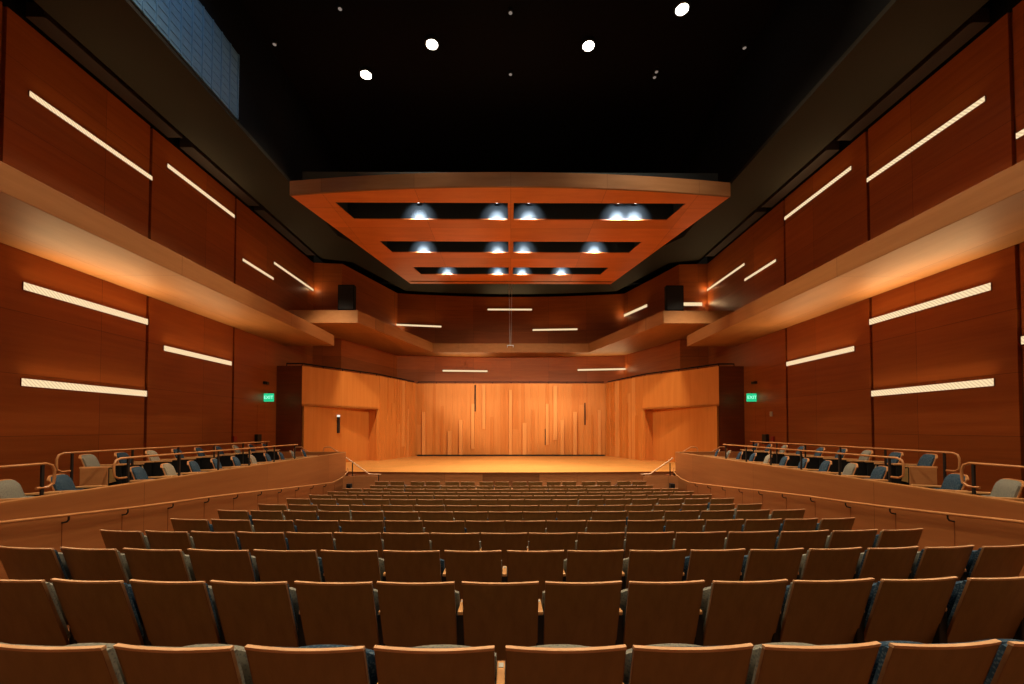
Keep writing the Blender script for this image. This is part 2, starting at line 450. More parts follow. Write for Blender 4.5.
# ------------------------------------------------------------------ parapets with handrails
PXX = 6.02; PT = 1.715
def parapet_path(s):
    pts = [(s*6.02, YB)]
    pts += [(s*6.02, 15.32)]
    for k in range(1, 9):
        a = k/8*PI/2
        pts.append((s*(6.02+.45*(1-math.cos(a))), 15.32+.40*math.sin(a)))
    pts.append((s*8.6, 15.74))
    return pts
def thick(pts, t):
    P = [Vector(p) for p in pts]; outp = []
    for i, p in enumerate(P):
        d = (P[min(i+1, len(P)-1)]-P[max(i-1, 0)]).normalized(); n = Vector((-d.y, d.x))
        outp.append(p+n*t)
    return outp
for s in (-1, 1):
    pts = parapet_path(s); t = .14 if s < 0 else -.14
    q = thick(pts, t)
    b = MB()
    for i in range(len(pts)-1):
        b.prism([pts[i], pts[i+1], tuple(q[i+1]), tuple(q[i])], -.2, PT-.02)
        # slightly proud cap
    for i in range(len(pts)-1):
        b.prism([pts[i], pts[i+1], tuple(q[i+1]), tuple(q[i])], PT-.02, PT, 1)
    # shallow joints on the aisle face below the handrail
    for k in range(11):
        y = 5.7+k*.872
        if y > 14.5: break
        zf = .797-.08*(y-1.8)
        b.box(min(s*6.015, s*6.024), max(s*6.015, s*6.024), y-.003, y+.003, max(0, zf), zf+.86, 2)
    struct(b.build('wall_parapet_'+SIDE[s], [M['parapet'], M['ledge'], M['stage_dark']]))
    # handrail following the rake
    pl = [(0, 522.6), (66, 515.3), (133, 507.6), (170, 502.8), (212, 496.8), (260, 491), (290, 487.8), (317.7, 484.6)]
    P = [onX(x, y, -5.93) for x, y in pl]
    P = [(-abs(p.x), p.y, p.z) for p in P]
    first = P[0]; sl = (P[3][2]-P[0][2])/(P[3][1]-P[0][1])
    P = [(-5.93, 1.5, first[2]+sl*(1.5-first[1]))]+P
    last = P[-1]
    P += [(-5.93, 14.0, last[2]-.07*(14.0-last[1])), (-5.92, 14.6, last[2]-.03), (-5.90, 14.95, last[2]+.05), (-5.89, 15.15, last[2]+.13), (-5.90, 15.28, last[2]+.21), (-5.95, 15.36, last[2]+.27)]
    P = [(s*-p[0], p[1], p[2]) for p in P]
    root = empty('aisle_handrail', P[0])
    off = Vector(P[0])
    MB().tube([tuple(Vector(p)-off) for p in P], .019, 10).build('grip_rail', M['rail'], root, smooth=True)
    for k in range(10):
        y = 5.7+k*.872
        # height on the rail at y
        for i in range(len(P)-1):
            if P[i][1] <= y <= P[i+1][1]:
                f = (y-P[i][1])/(P[i+1][1]-P[i][1]); z = P[i][2]+f*(P[i+1][2]-P[i][2]); break
        path = [(s*5.93, y, z-.012), (s*5.93, y, z-.06), (s*5.95, y, z-.09), (s*6.02, y, z-.105)]
        MB().tube([tuple(Vector(p)-off) for p in path], .011, 8).build('bracket', M['black'], root, smooth=True)
    tag(root, 'wooden handrail on black brackets sloping along the %s parapet' % SIDE[s], 'handrail', 'aisle handrails')

# ------------------------------------------------------------------ box rails
def box_rail(s, X, z, y0, y1, loop0, loop1, base, label, group):
    root = empty('box_rail', (s*X, y0, base))
    off = Vector((s*X, y0, base)); R = lambda p: tuple(Vector((s*p[0], p[1], p[2]))-off)
    path = []
    if loop0: path += [(X, y0+.22, z-.32), (X, y0+.08, z-.32), (X, y0+.01, z-.28), (X, y0, z-.2), (X, y0, z-.10), (X, y0+.03, z-.03), (X, y0+.11, z)]
    else: path += [(X, y0, z)]
    n = 8
    path += [(X, y0+.11+(y1-y0-.22)*k/n, z) for k in range(1, n)]
    if loop1: path += [(X, y1-.11, z), (X, y1-.03, z-.03), (X, y1, z-.10), (X, y1, z-.2), (X, y1-.01, z-.28), (X, y1-.08, z-.32), (X, y1-.22, z-.32)]
    else: path += [(X, y1, z)]
    MB().tube([R(p) for p in path], .0175, 10).build('grip_rail', M['rail'], root, smooth=True)
    m = max(2, round((y1-y0)/1.15))
    for k in range(m+1):
        y = y0+.25+(y1-y0-.4)*k/m
        MB().box(-.013, .013, y-y0-.016, y-y0+.016, 0, z-base-.01).build('post', M['black'], root)
    tag(root, label, 'railing', group)
for s in (-1, 1):
    sd = SIDE[s]
    box_rail(s, 6.30, CZ-.483, 2.2, 5.85, False, True, BOX, 'near wooden rail on black posts along the %s parapet, cut by the frame edge' % sd, 'box rails')
    box_rail(s, 6.30, CZ-.49, 6.72, 12.45, True, False, BOX, 'long wooden rail on black posts in front of the %s box front-row seats' % sd, 'box rails')
    box_rail(s, 7.72, CZ-.434, 7.2, 13.5, True, False, BOX, 'long wooden rail between the two seat rows of the %s box' % sd, 'box rails')
    # stair rails of the boxes by the stage
    for k, (x, y) in enumerate(((8.15, 15.85), (7.05, 15.85))):
        root = empty('short_stair_rail', (s*x, y, BOX))
        pth = [(0, 0, 0), (0, 0, .80), (s*-.03, 0, .86), (s*-.10, 0, .88), (s*-.26, 0, .88), (s*-.62, 0, .66), (s*-.66, 0, .60), (s*-.66, 0, 0)]
        MB().tube(pth, .022, 8).build('bent_tube', M['rail'], root, smooth=True)
        MB().box(-.05, .05, -.05, .05, 0, .012).build('foot_plate', M['black'], root)
        tag(root, 'short bent rail behind the %s parapet end, %s the stage' % (sd, ('farther from', 'closer to')[k]), 'railing', 'short stair rails')

# stage stairs with rails
for s in (-1, 1):
    sd = SIDE[s]
    root = empty('stage_stair', (s*5.4, 14.9, 0))
    for k in range(6):
        x0 = 4.60+k*.2; x1 = 5.74
        MB().box(min(s*x0, s*x1)-s*5.4, max(s*x0, s*x1)-s*5.4, -.42, .42, k*1.0/6.5, (k+1)*1.0/6.5).build('step', M['stage_dark'], root)
    pr = [(s*4.56, 0), (s*5.74, 0), (s*5.74, .955), (s*5.2, .955), (s*4.56, .955)]
    vs = [(x-s*5.4, -.46, z) for x, z in pr]+[(x-s*5.4, -.42, z) for x, z in pr]
    n = len(pr)
    MB().add(vs, [tuple(range(n)), tuple(range(n, 2*n))]+[(i, (i+1) % n, (i+1) % n+n, i+n) for i in range(n)]).build('stringer', M['stage_front'], root)
    tag(root, 'wooden steps up to the stage at its %s end' % sd, 'stairs', 'stage stairs')
    root = empty('stage_stair_rail', (s*5.15, 14.44, .12))
    o = Vector((s*5.15, 14.44, .12))
    a = onY(346 if s < 0 else 673, 457.5 if s < 0 else 458, 14.6); c = onY(369.5 if s < 0 else 650, 474.2 if s < 0 else 474, 14.6); e = onY(381 if s < 0 else 641, 474.4, 14.6)
    MB().tube([tuple(p-o) for p in (a, c.lerp(a, .08), c, e)], .022, 10).build('grip_rail', M['rail_light'], root, smooth=True)
    for px, py in ((352.5, 463), (378.5, 474.5)):
        if s > 0: px = 1022.5-px
        p = onY(px, py, 14.6)
        zb = .90 if abs(p.x) > 5.3 else .15
        zb = (max(0, (abs(p.x)-4.60)//.2)+1)*.1538 if abs(p.x) > 4.6 else 0
        MB().tube([tuple(Vector((p.x, p.y, zb))-o), tuple(p-o)], .02, 8).build('post', M['black'], root)
    tag(root, 'pale handrail descending the stage steps on the %s' % sd, 'handrail', 'stage stair rails')
    p = onY(349.5 if s < 0 else 671.5, 488.5, 14.3)
    root = empty('monitor_speaker', (s*5.46, 14.26, 0))
    MB().box(-.075, .075, -.08, .08, 0, .72).build('cabinet', M['black'], root, bevel=.01)
    MB().box(-.06, .06, -.088, -.08, .05, .67).build('grille', M['matte'], root)
    tag(root, 'small black speaker box beside the %s stage steps' % sd, 'speaker', 'stage step speakers')

# ------------------------------------------------------------------ stalls seats
SW = .505; TOPZ = .86; LEAN = .32
def ry(x, z): return LEAN*(TOPZ-z)-.026*(1-(2*x/SW)**2)
def panel_fn(u0, u1, z0, z1, y0, y1, rnd=0):
    def fn(u, v, s):
        x = (u0+(u1-u0)*u)*SW/2; z = z0+(z1-z0)*v
        z -= rnd*abs(2*x/SW)**7*((z-z0)/(z1-z0) if z1-z0 > .1 and abs(u1-u0) > .1 else max(0, (z-.5)/.36))
        return (x, ry(x, z)+(y1 if s else y0), z)
    return fn
def cushion_fn(w, z0, z1, t, dome, rnd=.012):
    def fn(u, v, s):
        x = (u-.5)*w; z = z0+(z1-z0)*v
        ex = abs(2*u-1); ev = abs(2*v-1)
        z += dome*(1-ex**2)*(v**3)-rnd*ex**7*v**3
        k = (1-ex**6)*(1-ev**6)
        y = ry(x*.98, z)+.018+(t*(.35+.65*k) if s else 0)
        return (x, y, z)
    return fn
def tip_fn(w, z0, z1, y0, lean, t, dome):
    def fn(u, v, s):
        x = (u-.5)*w; ex = abs(2*u-1); ev = abs(2*v-1)
        z = z0+(z1-z0)*v
        k = (1-ex**5)*(1-ev**5)
        z += dome*(1-ex**2.2)*(v**4)
        y = y0+lean*(z1-z)+(t/2+(t/2)*(.3+.7*k) if s else t/2-(t/2)*(.3+.7*k))
        return (x, y, z)
    return fn
def D(mb, name, mat, bevel=0, smooth=True):
    o = mb.build(name, mat, None, bevel, smooth); me = o.data; bpy.data.objects.remove(o); return me
ME = {}
ME['back_panel'] = D(MB().slab(panel_fn(-1, 1, .27, TOPZ-.012, 0, .016), 12, 6), 'back_panel', M['walnut'])
eb = MB().slab(panel_fn(-1.012, 1.012, TOPZ-.011, TOPZ+.003, -.003, .020), 12, 1)
eb.slab(panel_fn(-1.008, -.992, .27, TOPZ-.012, -.001, .017), 1, 6, 1); eb.slab(panel_fn(.992, 1.008, .27, TOPZ-.012, -.001, .017), 1, 6, 1)
ME['edge_band'] = D(eb, 'edge_band', [M['edge'], M['edge_side']], smooth=False)
for c in ('grey', 'blue', 'navy', 'pale'):
    ME['back_cushion', c] = D(MB().slab(cushion_fn(.495, .40, .845, .075, .006), 10, 8), 'back_cushion', M[c])
    ME['seat_cushion', c] = D(MB().slab(tip_fn(.505, .42, .70, .195, .27, .11, .046), 10, 8), 'seat_cushion', M[c])
ME['seat_pan'] = D(MB().slab(tip_fn(.48, .41, .67, .31, .27, .02, .02), 6, 4), 'seat_pan', M['walnut'])
arm = MB().box(-.020, .020, .138, .36, .585, .613)
ME['armrest'] = D(arm, 'armrest', M['arm'], bevel=.008, smooth=False)
ME['number_plate'] = D(MB().box(-.012, .012, .295, .335, .613, .616), 'number_plate', M['plate'], smooth=False)
st = MB().box(-.030, .030, .15, .40, .0, .585)
ME['standard'] = D(st, 'standard', M['black'], bevel=.006, smooth=False)

ME['box_panel'] = D(MB().slab(panel_fn(-1, 1, .27, TOPZ-.012, 0, .016, .06), 14, 6), 'back_panel', M['rail'])
eb = MB().slab(panel_fn(-1.0, 1.0, TOPZ-.014, TOPZ+.004, -.004, .022), 14, 1)
eb.v = [(x, y, z-.06*abs(2*x/SW)**7) for x, y, z in eb.v]
ME['box_band'] = D(eb, 'edge_band', M['rail'], smooth=False)
for c in ('grey', 'blue', 'navy', 'pale'):
    ME['box_cushion', c] = D(MB().slab(cushion_fn(.47, .40, .85, .085, .004, .06), 12, 8), 'back_cushion', M[c])
def child(name, me, parent, loc=(0, 0, 0)):
    o = bpy.data.objects.new(name, me); COL.objects.link(o); o.parent = parent; o.location = loc; return o
PITCH = .549
def make_seat(c1, c2, plates):
    r = empty('theatre_chair')
    child('back_panel', ME['back_panel'], r); child('edge_band', ME['edge_band'], r)
    child('back_cushion', ME['back_cushion', c1], r); child('seat_cushion', ME['seat_cushion', c2], r)
    child('seat_pan', ME['seat_pan'], r); a = child('armrest', ME['armrest'], r, (-PITCH/2, 0, 0)); child('standard', ME['standard'], r, (-PITCH/2, 0, 0))
    if plates: child('number_plate', ME['number_plate'], a)
    return r
def copy_tree(o, parent=None):
    c = o.copy(); COL.objects.link(c)
    if parent: c.parent = parent
    for ch in o.children: copy_tree(ch, c)
    return c
PROTO = {}
def seat(c1, c2, plates, loc, rz, sx):
    k = (c1, c2, plates)
    if k not in PROTO:
        o = PROTO[k] = make_seat(*k)
    else:
        o = copy_tree(PROTO[k])
    o.location = loc; o.rotation_euler = (0, 0, rz); o.scale = (sx, 1, 1)
    return o

def floor_z(y):
    for i in range(5):
        (y0, z0), (y1, z1) = prof[i], prof[i+1]
        if y0 <= y <= y1: return z0+(z1-z0)*(y-y0)/(y1-y0)
    return 0
ROWS = []
A = [(-22, 103.2), (112.8, 231), (244.8, 363), (374.3, 493.7), (506.3, 625.9), (634.7, 753.2), (764.7, 881.5), (892.4, 1003), (1011, 1120)]
Bl = [(-36, 44.2), (48.8, 122), (128, 203.7), (209.6, 285.8), (294.2, 371.2), (376.8, 453.7), (462.1, 538.5), (545.9, 621.7), (629.9, 704.7),
      (714.2, 788.5), (794.2, 875.6), (881.9, 959.8), (968.2, 1046)]
Cl = list(zip([-9, 57.9, 121, 186.4, 253.2, 320.1, 383, 444.8, 507.8, 568, 630.5, 691.7, 751, 810, 868.2, 925, 981.9],
              [54.3, 116.4, 181, 247.9, 315.3, 376.8, 439, 501, 563.8, 624, 686.4, 745.8, 804.7, 863.4, 920.8, 976.6, 1036]))
dl = [97.8, 143.7, 189.9, 237, 285.9, 334, 382.8, 431.1, 481.3, 529.5, 578.2, 627.2, 677, 729.2, 781.5, 832.8, 882, 928]
el = [169, 209.7, 251.8, 295, 340, 384.7, 424.4, 466.4, 506.1, 547.3, 587.8, 628, 667, 706.7, 746.4, 785, 821.8, 859]
fl = [216.2, 249.4, 283.4, 317.7, 351, 384.7, 419.6, 454.5, 489, 523.6, 557.7, 592.6, 629, 665.5, 701.5, 737, 773, 808.5]
mk = lambda l, g: [(l[i], l[i+1]-g) for i in range(len(l)-1)]
YR = [1.8+.975*k for k in range(13)]
ytop = [648, 582.6, 551, 533.2, 521, 511.8, 505.6, 499.6, 495.7, 492.4, 489.2, 486.0, 481.8]
def spread(n_l, n_r, xl, xr, mid):
    out = []
    for i in range(n_l): out.append((xl+(mid-xl)*i/n_l, xl+(mid-xl)*(i+1)/n_l))
    for i in range(n_r): out.append((mid+(xr-mid)*i/n_r, mid+(xr-mid)*(i+1)/n_r))
    return out
def px_row(l, k):
    def X(p):
        Y = YR[k]
        for _ in range(4): x = onY(p, ytop[k], Y).x; Y = YR[k]+x*x/150.0
        return x
    return [(X(a), X(c)) for a, c in l]
rowsX = [px_row(A, 0), px_row(Bl, 1), px_row(Cl, 2), px_row(mk(dl, 2.6), 3), px_row(mk(el, 2.4), 4), px_row(mk(fl, 2.0), 5)]
for k in range(6, 11):
    if k % 2 == 0: r = spread(8, 9, -4.69, 4.69, -.02)
    else: r = spread(17, 0, -4.69, 4.69, 4.69)
    rowsX.append([(a+.022, c-.022) for a, c in r])
rowsX.append([(a+.022, c-.022) for a, c in spread(16, 0, -4.25, 4.30, 4.30)])
ml = []
for p in (374.6, 410.3, 445.2, 479.5, 512.8, 547, 581.8, 617.3): ml += [(p, p+13.8), (p+15.5, p+29.4)]
rowsX.append(px_row(ml, 12))
rowname = ['nearest row'] + ['%s row from the camera' % ORD[k] for k in range(2, 13)] + ['front row at the stage']
crng = random.Random(3)
fix = {(0, 0): 'gg', (0, 1): 'gg', (0, 2): 'bb', (0, 3): 'bg', (0, 4): 'gg', (0, 5): 'bg', (0, 6): 'gg', (0, 7): 'bb', (0, 8): 'bb',
       (1, 0): 'gg', (1, 1): 'bb', (1, 2): 'bg', (1, 3): 'bg', (1, 4): 'bg', (1, 5): 'bg', (1, 6): 'gb', (1, 7): 'gg', (1, 8): 'bg', (1, 9): 'gg', (1, 10): 'gb', (1, 11): 'bb', (1, 12): 'bb'}
CN = {'g': 'grey', 'b': 'blue'}
for k, row in enumerate(rowsX):
    z_real = onY(505, ytop[k], YR[k]).z
    for i, (x0, x1) in enumerate(row):
        xc = (x0+x1)/2; w = x1-x0
        y = YR[k]+xc*xc/150.0
        zf = z_real-TOPZ
        cc = fix.get((k, i)) or crng.choice(('gg', 'bg', 'gb', 'bb', 'gg'))
        c1, c2 = CN[cc[0]], CN[cc[1]]
        o = seat(c1, c2, k < 4, (xc, y, zf), xc/31.0, w/SW)
        sx = w/SW
        gl = (x0-row[i-1][1]) if i else .042
        if gl > .1: gl = .042
        for ch in o.children:
            if ch.name.startswith(('armrest', 'standard')): ch.location.x = (x0-gl/2-xc)/sx
        if i == len(row)-1 or row[i+1][0]-x1 > .1:
            ax = (x1+.021-xc)/sx
            child('armrest', ME['armrest'], o, (ax, 0, 0)); child('standard', ME['standard'], o, (ax, 0, 0))
        desc = '%s seat' % c1 if c1 == c2 else '%s-backed seat with %s cushion' % (c1, c2)
        if k >= 5: desc = 'theatre seat'
        tag(o, 'walnut-backed %s, %s from left in the %s' % (desc, ORD[i+1], rowname[k]), 'seat', 'stalls seats, '+rowname[k])

# the two rows nearest the camera run on past the frame edges
for k in (0, 1):
    z_real = onY(505, ytop[k], YR[k]).z
    w = .505
    for s in (-1, 1):
        edge = rowsX[k][-1][1] if s > 0 else rowsX[k][0][0]
        for i in range(2):
            xc = edge+s*(.045+w/2+i*(w+.045))
            o = seat('grey', 'grey', True, (xc, YR[k]+xc*xc/150.0, z_real-TOPZ), xc/31.0, 1.0)
            if s > 0:
                a = child('armrest', ME['armrest'], o, (PITCH/2, 0, 0)); child('standard', ME['standard'], o, (PITCH/2, 0, 0))
            tag(o, 'walnut-backed grey seat, %s beyond the %s frame edge in the %s' % (ORD[i+1], SIDE[s], rowname[k]), 'seat', 'stalls seats, '+rowname[k])

# ------------------------------------------------------------------ box seats
ME['box_side'] = D(MB().box(-.02, .02, .05, .46, 0, .60), 'side_panel', M['matte'], bevel=.006, smooth=False)
ME['box_arm'] = D(MB().box(-.032, .032, .03, .50, .60, .632), 'armrest', M['arm'], bevel=.008, smooth=False)
ME['end_panel'] = D(MB().box(-.025, .025, .06, .46, 0, .615), 'end_panel', M['rail'], bevel=.006, smooth=False)
def box_seat(c1, c2, loc, rz, endp):
    r = empty('box_chair', loc, rz)
    child('back_panel', ME['box_panel'], r); child('edge_band', ME['box_band'], r)
    child('back_cushion', ME['box_cushion', c1], r); child('seat_cushion', ME['seat_cushion', c2], r, (0, 0, -.13)); child('seat_pan', ME['seat_pan'], r, (0, 0, -.13))
    for sx in (-1, 1):
        a = child('armrest', ME['box_arm'], r, (sx*.285, 0, 0)); child('side_panel', ME['box_side'], r, (sx*.285, 0, 0))
    if endp: child('end_panel', ME['end_panel'], r, (endp*.335, 0, 0))
    return r
FRONT = [(6.0, 'grey'), (6.72, 'blue'), (8.1, 'blue'), (8.8, 'pale'), (9.5, 'blue'), (10.22, 'blue'), (10.94, 'blue'), (11.64, 'pale'), (12.36, 'blue'), (13.08, 'blue'), (13.78, 'grey'), (14.5, 'blue')]
REARL = [(8.36, 'grey'), (9.08, 'navy'), (9.82, 'pale'), (10.56, 'navy'), (11.3, 'navy'), (12.05, 'navy'), (12.8, 'grey'), (13.55, 'navy'), (14.28, 'navy')]
REARR = [(8.36, 'blue'), (9.08, 'blue'), (9.82, 'grey'), (10.56, 'blue'), (11.3, 'blue'), (12.05, 'blue'), (12.8, 'grey'), (13.55, 'blue'), (14.28, 'navy')]
FRONTR = [(y, {9.5: 'blue', 8.8: 'grey'}.get(y, c)) for y, c in FRONT]
for s in (-1, 1):
    rz = -s*-1*0
    ang = math.radians(66)
    rot = -ang if s < 0 else ang          # local +Y (facing) turned towards the axis
    for nm, X, zf, lst in (('front', 7.2, BOX, FRONT if s < 0 else FRONTR), ('rear', 8.4, RISER, REARL if s < 0 else REARR)):
        for i, (y, c) in enumerate(lst):
            o = box_seat(c, c, (s*(X+.0), y, zf), rot, (-s if False else (1 if s < 0 else -1)) if (nm == 'rear' and i == 0) else 0)
            desc = {'grey': 'grey', 'blue': 'blue', 'navy': 'dark blue', 'pale': 'pale patterned'}[c]
            tag(o, '%s upholstered seat, %s from the camera end in the %s box %s row' % (desc, ORD[i+1], SIDE[s], nm), 'seat', '%s box seats, %s row' % (SIDE[s], nm))

# ------------------------------------------------------------------ slot lights on the walls
def strip_light(p, q, up_h, normal, label, up_w=6):
    """p,q: ends of the slot's centre line on the wall; normal points into the room"""
    p, q = Vector(p), Vector(q); d = (q-p); L = d.length; d.normalize(); n = Vector(normal).normalized()
    root = empty('slot_light', (p+q)/2)
    root.rotation_euler = (0, 0, math.atan2(d.y, d.x))
    side = 1 if n.dot(Vector((-d.y, d.x, 0))) > 0 else -1
    y0, y1 = (0, .035*side)
    MB().box(-L/2, L/2, min(.002*side, .02*side), max(.002*side, .02*side), -up_h/2-.008, up_h/2+.008).build('housing', M['stage_dark'], root)
    MB().box(-L/2+.01, L/2-.005, min(.02*side, .03*side), max(.02*side, .03*side), -up_h/2, up_h/2).build('diffuser', M['strip'], root)
    tag(root, label, 'wall light', 'slot lights in the wooden walls')
    if up_w:
        l = bpy.data.lights.new('slot_glow', 'AREA'); l.shape = 'RECTANGLE'; l.size = L; l.size_y = .06; l.energy = up_w*L; l.color = (1, .68, .32); l.spread = math.radians(150)
        o = bpy.data.objects.new('slot_glow', l); COL.objects.link(o); o.location = (p+q)/2+n*.07
        up = (n*.75+Vector((0, 0, .66))).normalized(); xx = d; yy_ = up.cross(xx) * -1
        zz_ = -up; yy_ = zz_.cross(xx)
        o.rotation_euler = Matrix((xx, yy_, zz_)).transposed().to_euler()
def corner_glow(p, e=2.2):
    l = bpy.data.lights.new('slot_end', 'POINT'); l.energy = e; l.color = (1, .68, .34); l.shadow_soft_size = .02
    o = bpy.data.objects.new('slot_end', l); COL.objects.link(o); o.location = p
def wall_strip(s, a, c, label, h=.19, up_w=10):
    p = onX(a[0], a[1], s*XW); q = onX(c[0], c[1], s*XW); z = (p.z+q.z)/2
    p.z = q.z = z
    strip_light(p, q, h*(.74 if p.z < 6.3 else .62), (-s, 0, 0), label, up_w if p.z < 6.3 else 3)
wall_strip(-1, (28, 94), (151.5, 178), 'long slanting slot light nearest the camera on the upper left wall', .17)
wall_strip(-1, (166.5, 166), (234, 216), 'slot light on the second upper panel of the left wall', .17)
wall_strip(-1, (242, 260.5), (273, 278), 'short lower slot light on the far upper left wall', .15)
wall_strip(-1, (273.5, 263), (313, 290), 'slot light ending at the corner of the upper left wall by the stage', .15)
wall_strip(1, (867.5, 181), (986, 98), 'long slanting slot light on the upper right wall above the ledge', .17)
wall_strip(1, (785, 219), (852, 167.5), 'slot light on the second upper panel of the right wall', .17)
wall_strip(1, (745, 279.5), (776.5, 261), 'short lower slot light on the far upper right wall', .15)
wall_strip(1, (706, 290.5), (745, 265), 'slot light ending at the corner of the upper right wall by the stage', .15)
wall_strip(1, (1017, 141), (1070, 101), 'slot light cut by the frame edge at the upper right', .17)
wall_strip(-1, (22, 287), (147, 321), 'upper of two long slot lights on the lower left wall', .2)
wall_strip(-1, (20, 383), (146, 393), 'lower of two long slot lights on the lower left wall', .2)
wall_strip(-1, (163, 350), (231, 362), 'single slot light on the second lower panel of the left wall', .19)
wall_strip(1, (870, 321), (992, 288), 'upper of two long slot lights on the lower right wall', .2)
wall_strip(1, (872, 393), (995, 383), 'lower of two long slot lights on the lower right wall', .2)
wall_strip(1, (787, 363), (855, 350), 'single slot light on the second lower panel of the right wall', .19)
wall_strip(1, (1022, 342), (1075, 330), 'slot light cut by the frame edge at the lower right', .2)
def back_strip(x0, x1, y, label):
    Y = 25.6
    a = onY(x0, y, Y); c = onY(x1, y, Y)
    a.y = back_y(a.x)-.0; c.y = back_y(c.x)-.0
    if abs((a.y+c.y)/2-back_y((a.x+c.x)/2)) > .01:
        dy = back_y((a.x+c.x)/2)-max(a.y, c.y); 
    a.y -= .04; c.y -= .04
    strip_light(a, c, .10, (0, -1, 0), label)
back_strip(396.5, 442, 327.5, 'left slot light on the dark wall above the stage ledge')
back_strip(487.5, 532, 309.5, 'central slot light on the dark wall above the stage ledge')
back_strip(532.5, 577, 330, 'slot light right of centre just above the stage ledge')
back_strip(443, 487.5, 371.2, 'left slot light in the gap between stage wall and ledge')
back_strip(577, 624, 370.5, 'right slot light in the gap between stage wall and ledge')
# on the right return wall beside the speaker and on the right oblique wall
p = onY(681, 304, RET); q = onY(707, 304, RET)
strip_light((p.x, RET+.05, p.z), (q.x, RET+.05, q.z), .17, (0, -1, 0), 'short slot light beside the right speaker on the end wall')
d2 = Vector((CORN[0]-OBL[0], CORN[1]-OBL[1])).normalized(); nn = Vector((-d2.y, d2.x, 0))
if nn.x > 0: nn = -nn
def onOblique(px, py):
    d = ray(px, py); P = Vector((OBL[0], OBL[1], 0)); t = (P-CAM).dot(nn)/d.dot(nn); return CAM+d*t
p = onOblique(623.5, 316.5); q = onOblique(647.5, 305); zz = (p.z+q.z)/2; p.z = q.z = zz
strip_light(p, q, .15, nn, 'slot light on the right angled wall above the stage ledge')

p = onX(313, 290, -XW); corner_glow((-XW+.16, RET-.22, p.z))
p = onX(706, 290.5, XW); corner_glow((XW-.16, RET-.22, p.z))
p = onY(707, 304, RET); corner_glow((XW-.22, RET-.16, p.z))
p = onY(396.5, 327.5, 25.0); corner_glow((-OBL[0]+.25, OBL[1]-.2, p.z))
p = onY(623.5, 316.5, 25.0); corner_glow((OBL[0]-.25, OBL[1]-.2, p.z))
p = onY(624, 370.5, 25.0); corner_glow((OBL[0]-.25, OBL[1]-.2, p.z))
# ------------------------------------------------------------------ ledge speakers
for s, (x0, x1) in ((-1, (340, 356.3)), (1, (664.5, 681.2))):
    a = onY(x0, 310, 17.7); c = onY(x1, 285, 17.7)
    xc = (a.x+c.x)/2; w = c.x-a.x; h = 1.12
    root = empty('ledge_speaker', (xc, 17.45, LZ1))
    MB().box(-w/2, w/2, 0, .26, .05, h).build('cabinet', M['matte'], root, bevel=.02)
    MB().box(-w/2+.04, w/2-.04, -.012, 0, .10, h-.05).build('grille', M['black'], root)
    for fx_ in (-1, 1):
        MB().box(fx_*w*.35-.05, fx_*w*.35+.05, .03, .24, 0, .05).build('foot', M['black'], root)
    tag(root, 'black loudspeaker standing on the %s corner of the stage ledge' % SIDE[s], 'speaker', 'ledge loudspeakers')

# ------------------------------------------------------------------ canopy
CH = CZ+7.2
def cz(px, py): return onZ(px, py, CH)
root = empty('stage_canopy', (0, 0, CH))
fl_, fr_ = cz(290.5, 195.8), cz(730.4, 196.4); bl_, br_ = cz(409.8, 283.6), cz(610.2, 284.2)
YF = (fl_.y+fr_.y)/2; YBK = (bl_.y+br_.y)/2
HWF = (fr_.x-fl_.x)/2; HWB = (br_.x-bl_.x)/2; XC = (fl_.x+fr_.x)/2
ymid = cz(511, 186.8).y
def hw(y): return HWF+(HWB-HWF)*(y-YF)/(YBK-YF)
slots = []
for (yf, yb, xlf) in ((203, 219.8, 334.8), (241.6, 252.8, 379.3), (267.4, 274.7, 412.8)):
    a = cz(511, yf).y; c = cz(511, yb).y; x = abs(cz(xlf, yf).x-XC)
    slots.append((a, c, x))
T = .035
b = MB()
def trap(y0, y1, z0=0, z1=T, x0=None, x1=None, mi=0):
    b.prism([(-hw(y0) if x0 is None else x0, y0), (hw(y0) if x1 is None else x1, y0), (hw(y1) if x1 is None else x1, y1), (-hw(y1) if x0 is None else x0, y1)], z0, z1, mi)
# bowed front part
n = 16
fc = [(-HWF+2*HWF*i/n, YF-(YF-ymid)*(1-((2*i/n)-1)**2)) for i in range(n+1)]
b.prism(fc+[(hw(slots[0][0]), slots[0][0]), (-hw(slots[0][0]), slots[0][0])], 0, T)
for i in range(3):
    y0, y1, xs_ = slots[i]
    xe = xs_-(y1-y0)*(HWF-HWB)/(YBK-YF)*.9
    b.prism([(-hw(y0), y0), (-xs_, y0), (-xe, y1), (-hw(y1), y1)], 0, T)
    b.prism([(xs_, y0), (hw(y0), y0), (hw(y1), y1), (xe, y1)], 0, T)
    b.box(-.095, .095, y0, y1, 0, T)
    ynext = slots[i+1][0] if i < 2 else None
    if ynext: trap(y1, ynext)
yl = cz(511, 281.2).y
trap(slots[2][1], yl)
yg = cz(511, 282.3).y
trap(yg, YBK)
b.prism([(-hw(yl), yl), (-hw(yl)+.1, yl), (-hw(yg)+.1, yg), (-hw(yg), yg)], 0, T)
b.prism([(hw(yl)-.1, yl), (hw(yl), yl), (hw(yg), yg), (hw(yg)-.1, yg)], 0, T)
b.build('soffit_panel', M['canopy'], root)
# curved front fascia
b = MB()
for i in range(n):
    (x0, y0), (x1, y1) = fc[i], fc[i+1]
    b.prism([(x0, y0-.03), (x1, y1-.03), (x1, y1+.04), (x0, y0+.04)], -.004, .43)
b.build('fascia', M['fascia'], root)
for sx in (-1, 1):
    MB().prism([(sx*HWF, YF), (sx*HWB, YBK), (sx*(HWB-.05), YBK), (sx*(HWF-.05), YF)], T, .43).build('side_board', M['fascia'], root)
bl2 = MB().prism(fc+[(HWB, YBK), (-HWB, YBK)], .95, 1.0)
